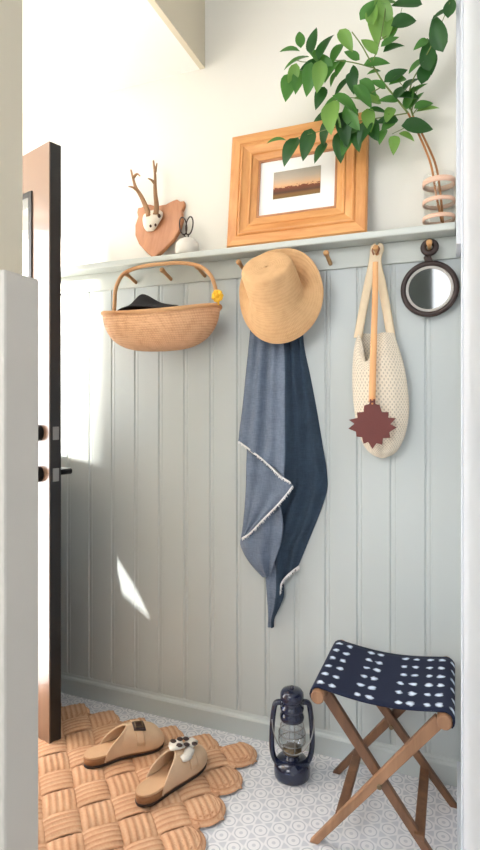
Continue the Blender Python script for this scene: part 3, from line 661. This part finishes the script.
base1 = VC+Vector((-.003,-.01,.013)); base2 = VC+Vector((.012,.008,.013))
branch('leafy_branch', 'long leafy green branch arching left from the glass vase over the picture frame',
 [([base1+Vector((.012,0,0)), VC+Vector((-.006,-.01,.09)), (431,165,.062),(420,137,.075),(408,113,.1)], .0035, .003),
  ([(408,113,.1),(395,97,.12),(383,82,.14),(372,64,.16),(362,46,.17),(352,32,.18)], .003, .0015),
  ([(374,68,.155),(350,62,.18),(325,60,.19),(305,62,.195),(296,60,.2)], .0018, .001), ([(385,85,.14),(362,97,.16),(342,98,.17),(325,105,.18)], .0018, .001),
  ([(408,113,.1),(385,117,.12),(355,122,.14),(325,130,.15),(295,138,.165)], .0018, .001), ([(372,64,.16),(380,40,.165),(385,12,.17),(388,-15,.17)], .0018, .001), ([(412,121,.095),(404,128,.1),(392,134,.11)], .0015, .0008), ([(380,40,.165),(396,28,.15),(402,8,.15)], .0014, .0008), ([(412,122,.095),(420,127,.095)], .0015, .001)], LV, base1)
branch('leafy_branch', 'upright leafy green branch rising from the glass vase along the right wall',
 [([base2, VC+Vector((.006,.004,.09)), (436,166,.055),(425,140,.065),(413,116,.08)], .0035, .003),
  ([(413,116,.08),(409,100,.1),(412,82,.12),(424,60,.135),(437,34,.155),(450,2,.18)], .0028, .001), ([(413,114,.08),(420,106,.09),(430,106,.09)], .0015, .0008), ([(412,110,.09),(416,94,.1),(420,84,.11)], .0014, .0008), ([(410,96,.1),(402,85,.12),(394,76,.13)], .0014, .0008)], RV, base2)

# ------------------------------------------------------------------ hurricane lantern
fl = F(292,775); LC = Vector((fl.x, fl.y, 0)); HL = .272
la = root('hurricane_lantern', 'dark navy blue hurricane lantern standing on the floor by the baseboard', 'lantern', LC)
mb = MB().lathe([(.0001,0),(.05,0),(.055,.004),(.056,.012),(.0555,.034),(.053,.042),(.046,.051),(.03,.057),(.022,.06),(.021,.072),(.0001,.072)], LC, 36); obj('fuel_tank', mb, M['navy'], la)
mb = MB().lathe([(.0001,.072),(.026,.072),(.03,.076),(.03,.084),(.02,.09),(.012,.094),(.0001,.094)], LC, 28)
for k in range(8): a = 2*PI*k/8; mb.box(LC+Vector((.028*math.cos(a)-.002, .028*math.sin(a)-.002, .078)), LC+Vector((.028*math.cos(a)+.002, .028*math.sin(a)+.002, .088)))
obj('burner', mb, M['wick'], la)
mb = MB().lathe([(.026,.086),(.033,.097),(.0385,.115),(.0385,.130),(.034,.15),(.028,.168),(.026,.176)], LC, 32); obj('glass_globe', mb, M['globe'], la)
mb = MB().lathe([(.0001,.172),(.03,.172),(.037,.176),(.038,.186),(.034,.196),(.031,.202),(.037,.206),(.037,.214),(.031,.219),(.031,.232),(.036,.236),(.037,.244),(.036,.256),(.03,.264),(.016,.269),(.0001,.27)], LC, 36); obj('chimney_cap', mb, M['navy'], la)
for s_ in (-1, 1):
    D_ = RT*s_
    P = spline([LC+D_*.048+Vector((0,0,.04)), LC+D_*.058+Vector((0,0,.062)), LC+D_*.063+Vector((0,0,.1)), LC+D_*.061+Vector((0,0,.16)), LC+D_*.056+Vector((0,0,.205)), LC+D_*.05+Vector((0,0,.224)), LC+D_*.033+Vector((0,0,.228))], 6)
    mb = MB().tube(P, .0085, 10, flat=1.2); obj('air_tube', mb, M['navy'], la)
mb = MB()
for z_, r in ((.108,.041),(.134,.041),(.155,.036)): mb.tube([LC+Vector((r*math.cos(a), r*math.sin(a), z_)) for a in [2*PI*k/30 for k in range(30)]], .0014, 6, closed=True)
for k in range(4):
    a = 2*PI*k/4+.5; mb.tube(spline([LC+Vector((r*math.cos(a), r*math.sin(a), z_)) for r, z_ in ((.03,.082),(.04,.105),(.0415,.125),(.036,.155),(.03,.175))], 4), .0014, 6)
obj('wire_guard', mb, M['steel'], la)
mb = MB().tube(spline([LC+RT*(.064*math.cos(a))-FW*(.03+.03*math.sin(a))+Vector((0,0,.19-.09*math.sin(a))) for a in [PI*k/10 for k in range(11)]], 4), .0018, 6); obj('bail_handle', mb, M['steel'], la)
mb = MB().tube([LC-FW*.05+Vector((0,0,.045)), LC-FW*.058+Vector((0,0,.05))], .011, 14); obj('filler_cap', mb, M['navy'], la)
mb = MB().tube([LC-FW*.0+Vector((0,0,.268)), LC+Vector((0,0,.276))], .006, 10); obj('lift_ring', mb, M['navy'], la)

# ------------------------------------------------------------------ folding stool
XA, XB = -.346, -.040; YF, YB = -.382, -.092; SZ = .411
st = root('folding_stool', 'folding wooden stool with X legs and dotted indigo fabric seat', 'stool', ((XA+XB)/2, (YF+YB)/2, 0))
lw, lt = .03, .018
def legs(y, dy):
    fl_, fr_ = (-.362, -.047) if y == YF else (-.362, -.018)
    f = MB().bar((XA+.010, y-dy, SZ-.022), (fr_, y-dy, .0), lw, lt); g = MB().bar((XB-.010, y, SZ-.022), (fl_, y, .0), lw, lt)
    for mbx in (f, g):
        for v in mbx.v: v.z = max(v.z, 0.0) if v.z < .02 else v.z
        for v in mbx.v:
            if v.z < .03: v.z = 0.0005
    return f, g
feet = [F(313,838), F(441,853), F(337,768), F(457,803)]
for y, mt in ((YF,'stoolwood'), (YB,'stoolwood')):
    a, b = legs(y, .02 if y == YB else -.02)
    obj('leg', a, M['stoolwood'], st, bevel=.003); obj('leg', b, M['stoolwoodpale'] if y == YF else M['stoolwood'], st, bevel=.003)
for x in (XA, XB):
    mb = MB().tube([(x, YF-.035, SZ-.012), (x, YB+.008, SZ-.012)], .0175, 14); obj('seat_rail', mb, M['stoolwoodpale'], st, bevel=.003)
for k, x in enumerate((XA, XB)):
    tt = .26; xx = lerp(x, XB if k == 0 else XA, tt*.0)
    zz = .085; f_ = zz/(SZ-.022); xq = lerp(-.362, XB-.01, f_) if k == 0 else lerp(-.033, XA+.01, f_)
    mb = MB().bar((xq, YF+.0, zz), (xq, YB, zz), .026, .014, up=(0,0,1)); obj('stretcher', mb, M['stoolwood'], st, bevel=.003)
xm = (XA+XB)/2; zm = (SZ-.022)/2
for y in (YF+.01, YB-.01):
    mb = MB().tube([(xm, y-.024, zm), (xm, y+.024, zm)], .006, 12); obj('pivot_bolt', mb, M['wick'], st)
rows = []; nU = 36
prof = []
for k in range(7): a = PI*(1.25-.75*k/6); prof.append((XA+.0215*math.cos(a), SZ-.012+.0215*math.sin(a)))
for k in range(1, 18): t = k/18; prof.append((lerp(XA, XB, t), SZ+.0095-.016*math.sin(PI*t)))
for k in range(7): a = PI*(.5-.75*k/6); prof.append((XB+.0215*math.cos(a), SZ-.012+.0215*math.sin(a)))
acc = [0]
for i in range(1, len(prof)): acc.append(acc[-1]+math.hypot(prof[i][0]-prof[i-1][0], prof[i][1]-prof[i-1][1]))
fab = MB(); NY = 14; vs = []; fs = []; uvs = []
for j in range(NY+1):
    v = j/NY; y = lerp(YF-.022, YB-.012, v)
    for i, (x, z) in enumerate(prof): vs.append((x, y, z-.004*math.sin(PI*v)*0)); uvs.append((acc[i]/acc[-1], 1-v))
n_ = len(prof)
for j in range(NY):
    for i in range(n_-1): fs.append((j*n_+i, j*n_+i+1, (j+1)*n_+i+1, (j+1)*n_+i))
fab.add(vs, fs, uvs); obj('seat', fab, M['indigo'], st, solid=.004, label='indigo fabric with pairs of white dots')

# ------------------------------------------------------------------ jute rug
def rug():
    mb = MB(); c = .0925; e1 = Vector((math.cos(PI/4+.0), math.sin(PI/4), 0)); e2 = Vector((-e1.y, e1.x, 0)); O = Vector((-.745,-.20,0)); T = .012
    rx0, rx1, ry0, ry1 = -1.68, -.66, -1.02, -.12
    def patch(ctr, d, s, seed):
        rr = random.Random(seed); rows = []; nu, nv = 9, 26; ext = .60
        tw = rr.uniform(-.06,.06); 
        for i in range(nu):
            u = (i/(nu-1)-.5)*2; row = []
            for j in range(nv):
                v = (j/(nv-1)-.5)*2; h = T+.0065*(1-u*u)**.5*(1 if abs(u) < 1 else 0)-.006*abs(u)**4+.0036*abs(math.sin(v*PI*2.5))*(1-.3*u*u)
                h -= .005*abs(v)**6
                row.append(ctr+d*(u*c*ext)+s*(v*c*.49+tw*u*c*.3)+Vector((0,0,h)))
            rows.append(row)
        mb.grid([list(q) for q in zip(*rows)])
    def lobe(ctr, out, seed):
        rows = []; tan = Vector((-out.y, out.x, 0)); R = c*.72
        for i in range(22):
            r = i/21; row = []
            for k in range(17):
                a = -PI*.58+PI*1.16*k/16; h = T+.0055*abs(math.sin(r*PI*4.5))+.004*(1-r)-.010*r**8
                row.append(ctr+(out*math.cos(a)*1.02+tan*math.sin(a))*(R*r)+Vector((0,0,h)))
            rows.append(row)
        # rope runs along k (tangential): put it along UV u
        mb.grid(rows)
    for i in range(-16, 17):
        for j in range(-16, 17):
            p = O+e1*(i*c)+e2*(j*c)
            if rx0 < p.x < rx1+.004 and ry0 < p.y < ry1+.004:
                patch(p, e1 if (i+j) % 2 == 0 else e2, e2 if (i+j) % 2 == 0 else e1, i*91+j)
    st_ = c*math.sqrt(2); 
    y = O.y+st_*.5
    k = -12
    while k < 12:
        yy = O.y+st_*(k+.5); xx = O.x+st_*(k+.5)
        if ry0 < yy < ry1+.05: lobe(Vector((rx1-.022, yy, 0)), Vector((1,0,0)), k)
        if rx0 < xx < rx1+.03: lobe(Vector((xx, ry1-.028, 0)), Vector((0,1,0)), k)
        k += 1
    mb.box((rx0-.03, ry0-.03, .0005), (rx1-.0, ry1-.0, .011))
    return mb
obj('jute_rug', rug(), M['jute'], label='thick braided jute rug with scalloped edge on the tiled floor', cat='rug')

# ------------------------------------------------------------------ clogs
RUGZ = .0215
def clog(name, label, heel, toe, right, deco):
    r = root(name, label, 'shoe', (heel+toe)/2, 'pair of beige suede clogs on the rug')
    d = (toe-heel); L = d.length; d.normalize(); s = Vector((d.y,-d.x,0))*(1 if right else -1)   # s points to the outer side
    # outline: (t along, inner half width, outer half width)
    OUT = [(0,.004,.004),(.02,.018,.018),(.07,.029,.030),(.15,.034,.036),(.25,.034,.037),(.4,.031,.040),(.55,.036,.046),(.7,.046,.051),(.8,.049,.049),(.88,.046,.042),(.95,.034,.028),(.985,.018,.013),(1,.003,.002)]
    def ol(t):
        for a, b in zip(OUT, OUT[1:]):
            if a[0] <= t <= b[0]: q = (t-a[0])/(b[0]-a[0]); return lerp(a[1],b[1],q), lerp(a[2],b[2],q)
        return OUT[-1][1:]
    T_ = sorted(set([i/40 for i in range(41)]+[.01,.985,.995])); sc = L/.285
    z0 = heel.z
    def solid(zb, zt, grow, mat, nm, dish=0):
        mb = MB(); bot = []; 
        cols = [-1,-.85,-.5,0,.5,.85,1]
        def P(t, q, z): i_, o_ = ol(t); w = (q*(o_+grow) if q > 0 else q*(i_+grow))*sc; return heel+d*(t*L*(1+grow*2)-grow*L)+s*w+Vector((0,0,z))
        top = [[P(t, q, zt-(dish*(1-q*q)*(1-abs(2*t-1)**4))) for q in cols] for t in T_]; bo = [[P(t, q, zb) for q in cols] for t in T_]
        mb.grid(top); mb.grid(bo, flip=True)
        rimt = [top[i][0] for i in range(len(T_))]+[top[i][-1] for i in reversed(range(len(T_)))]; rimb = [bo[i][0] for i in range(len(T_))]+[bo[i][-1] for i in reversed(range(len(T_)))]
        mb.grid([rimb, rimt], closed=True); return obj(nm, mb, mat, r)
    solid(0, .008, .0015, M['outsole'], 'outsole'); solid(.008, .027, .0005, M['cork'], 'cork_midsole'); solid(.027, .033, -.001, M['footbed'], 'footbed', .004)
    # upper: arched shell from mid foot to toe
    rows = []; TT = [.22+.78*k/26 for k in range(27)]
    for t in TT:
        i_, o_ = ol(min(t, .992)); i_ = (i_+.003)*sc; o_ = (o_+.003)*sc; 
        hgt = (.076*(1-((t-.5)/.55)**2*.68) if t > .5 else .076)*(1-max(0, (t-.86)/.14)**2*.62)
        lip = max(0, (.52-t)/.30)          # the collar sweeps back along the sides
        row = []
        for k in range(21):
            a = PI*k/20; q = math.cos(a); w = q*(o_ if q > 0 else i_); hh = hgt*(math.sin(a)**.62)
            back = .0
            tt = t
            z = .012+hh
            # remove the top near the ankle: pull the arch forward so the opening slants
            sh = L*lip*.30*math.sin(a)**1.3
            row.append(heel+d*(tt*L+sh)+s*w+Vector((0,0,z)))
        rows.append(row)
    end = rows[-1]; ce = heel+d*(L*1.004)+Vector((0,0,.02)); rows.append([lerp(p, ce, .6) for p in end])
    mb = MB().grid(rows); up = obj('upper', mb, M['suede'], r, solid=.004, sub=1)
    mb = MB().tube(rows[0], .003, 8); obj('collar_binding', mb, M['suede'], r)
    # strap with buckle over the instep
    def top(t, a, lift=.0055):
        k = (t-.22)/.78*26; i0 = max(0, min(25, int(k))); f = k-i0; kk = a/PI*20; j0 = max(0, min(19, int(kk))); g = kk-j0
        p = lerp(lerp(rows[i0][j0], rows[i0][j0+1], g), lerp(rows[i0+1][j0], rows[i0+1][j0+1], g), f); c = heel+d*(t*L)+Vector((0,0,.01)); v = (p-c); v -= d*v.dot(d)
        return p+v.normalized()*lift
    w_ = .045
    mb = MB().grid([[top(t, PI*k/20, .0045) for k in range(1, 20)] for t in (.60,.62,.64,.66,.68,.70)]); sp2 = obj('strap', mb, M['suede'], r, solid=.003)
    bm_ = MB()
    if deco == 'buckle':
        bm_.grid([[top(t, a, .008) for a in (1.6,1.78,1.96,2.14,2.32)] for t in (.585,.62,.66,.70,.725)]); bk_ = obj('buckle', bm_, M['brownstrap'], sp2, solid=.004)
        b3 = MB(); q = [top(t, a, .0125) for t, a in ((.61,1.75),(.70,1.75),(.70,2.15),(.61,2.15))]; b3.tube([lerp(q[i], q[(i+1) % 4], f) for i in range(4) for f in (0,.5)], .0018, 6, closed=True); obj('buckle_prong', b3, M['wick'], sp2)
    else:
        for t, a, sx, ph in ((.55,1.5,.046,.5),(.62,.85,.04,-.4),(.63,2.05,.042,.9),(.73,1.3,.046,-.1),(.73,2.2,.036,.4),(.56,.7,.034,.2)):
            p = top(t, a, .008); nrm = (p-(heel+d*(t*L)+Vector((0,0,.01)))).normalized(); u = (d*math.cos(ph)+s*math.sin(ph)); u = (u-nrm*u.dot(nrm)).normalized(); v = nrm.cross(u)
            bm_.grid([[p+u*(x*sx*.5)+v*(y*sx*.34*(1-.25*x*x))+nrm*(.006*(1-x*x)*(1-y*y)) for y in (-1,-.5,0,.5,1)] for x in (-1,-.6,-.2,.2,.6,1)])
        obj('bow', bm_, M['ceramic'], sp2, solid=.003, label='pale bow with dark markings')
        b3 = MB()
        for t, a in ((.56,1.35),(.64,1.2),(.66,1.8),(.72,1.6),(.6,2.1),(.74,1.1)):
            p = top(t, a, .0155); b3.sphere(p, .0085, 8, (1.3,1,.5))
        obj('dark_markings', b3, M['brownstrap'], sp2)
a_, b_ = F(84,766,RUGZ), F(163,741,RUGZ); clog('clog', 'beige suede clog with dark buckle, the left of the pair on the rug', a_, b_, False, 'buckle')
a_, b_ = F(138,806,RUGZ), F(203,757,RUGZ); clog('clog', 'beige suede clog with dark and pale bow, the right of the pair on the rug', a_, b_, True, 'bow')

# ------------------------------------------------------------------ room behind the camera (seen in the mirror)
struct('door_2', MB().box((-1.1,-4.6,0), (-.24,-4.56,2.1)), M['darkgreen'])

# ------------------------------------------------------------------ light
def area(name, loc, tgt, sx, sy, e, col=(1,1,1)):
    l = bpy.data.lights.new(name, 'AREA'); l.shape = 'RECTANGLE'; l.size = sx; l.size_y = sy; l.energy = e; l.color = col
    o = bpy.data.objects.new(name, l); C.objects.link(o); o.location = loc; o.rotation_euler = (Vector(tgt)-Vector(loc)).to_track_quat('-Z', 'Y').to_euler(); return o
area('doorway_daylight', (-2.75,-.75,1.15), (-1.2,-.25,.7), 1.0, 2.0, 42, (.98,.985,1))
area('porch_sunlight', (-3.0,-1.92,2.25), (-1.45,-.30,-.3), .2, .2, 800, (1,.95,.88))
area('entry_fill_light', (-1.45,-.62,2.34), (-1.3,-.25,.9), .8, .4, 7.5, (.95,.98,1))  # unseen fill lamp added to brighten the upper wall by the entry
area('room_window_light', (-1.25,-3.4,2.2), (-.55,0,1.2), 1.5, 1.3, 42, (.97,.985,1))
sl = bpy.data.lights.new('sunlight', 'SUN'); sl.energy = 15; sl.angle = .006; sl.color = (1,.96,.9); so = bpy.data.objects.new('sunlight', sl); C.objects.link(so); so.rotation_euler = SUN.to_track_quat('-Z', 'Y').to_euler(); so.location = (-1,-3,5)
wd = bpy.data.worlds.new('daylight'); bpy.context.scene.world = wd; wd.use_nodes = True
bgn = wd.node_tree.nodes['Background']; bgn.inputs[0].default_value = (.93,.96,1,1); bgn.inputs[1].default_value = 1.3

# ------------------------------------------------------------------ camera
cd = bpy.data.cameras.new('camera'); co = bpy.data.objects.new('camera', cd); C.objects.link(co); co.location = CAM
co.rotation_euler = Euler((PI/2, 0, YAW)); cd.sensor_fit = 'VERTICAL'; cd.sensor_height = 36; cd.sensor_width = 36; cd.lens = FPX/850*36; cd.shift_y = -(425-HY)/850; cd.clip_start = .01
bpy.context.scene.camera = co
vs = bpy.context.scene.view_settings; vs.view_transform = 'Standard'; vs.look = 'None'; vs.exposure = 0.0; vs.gamma = 1.0
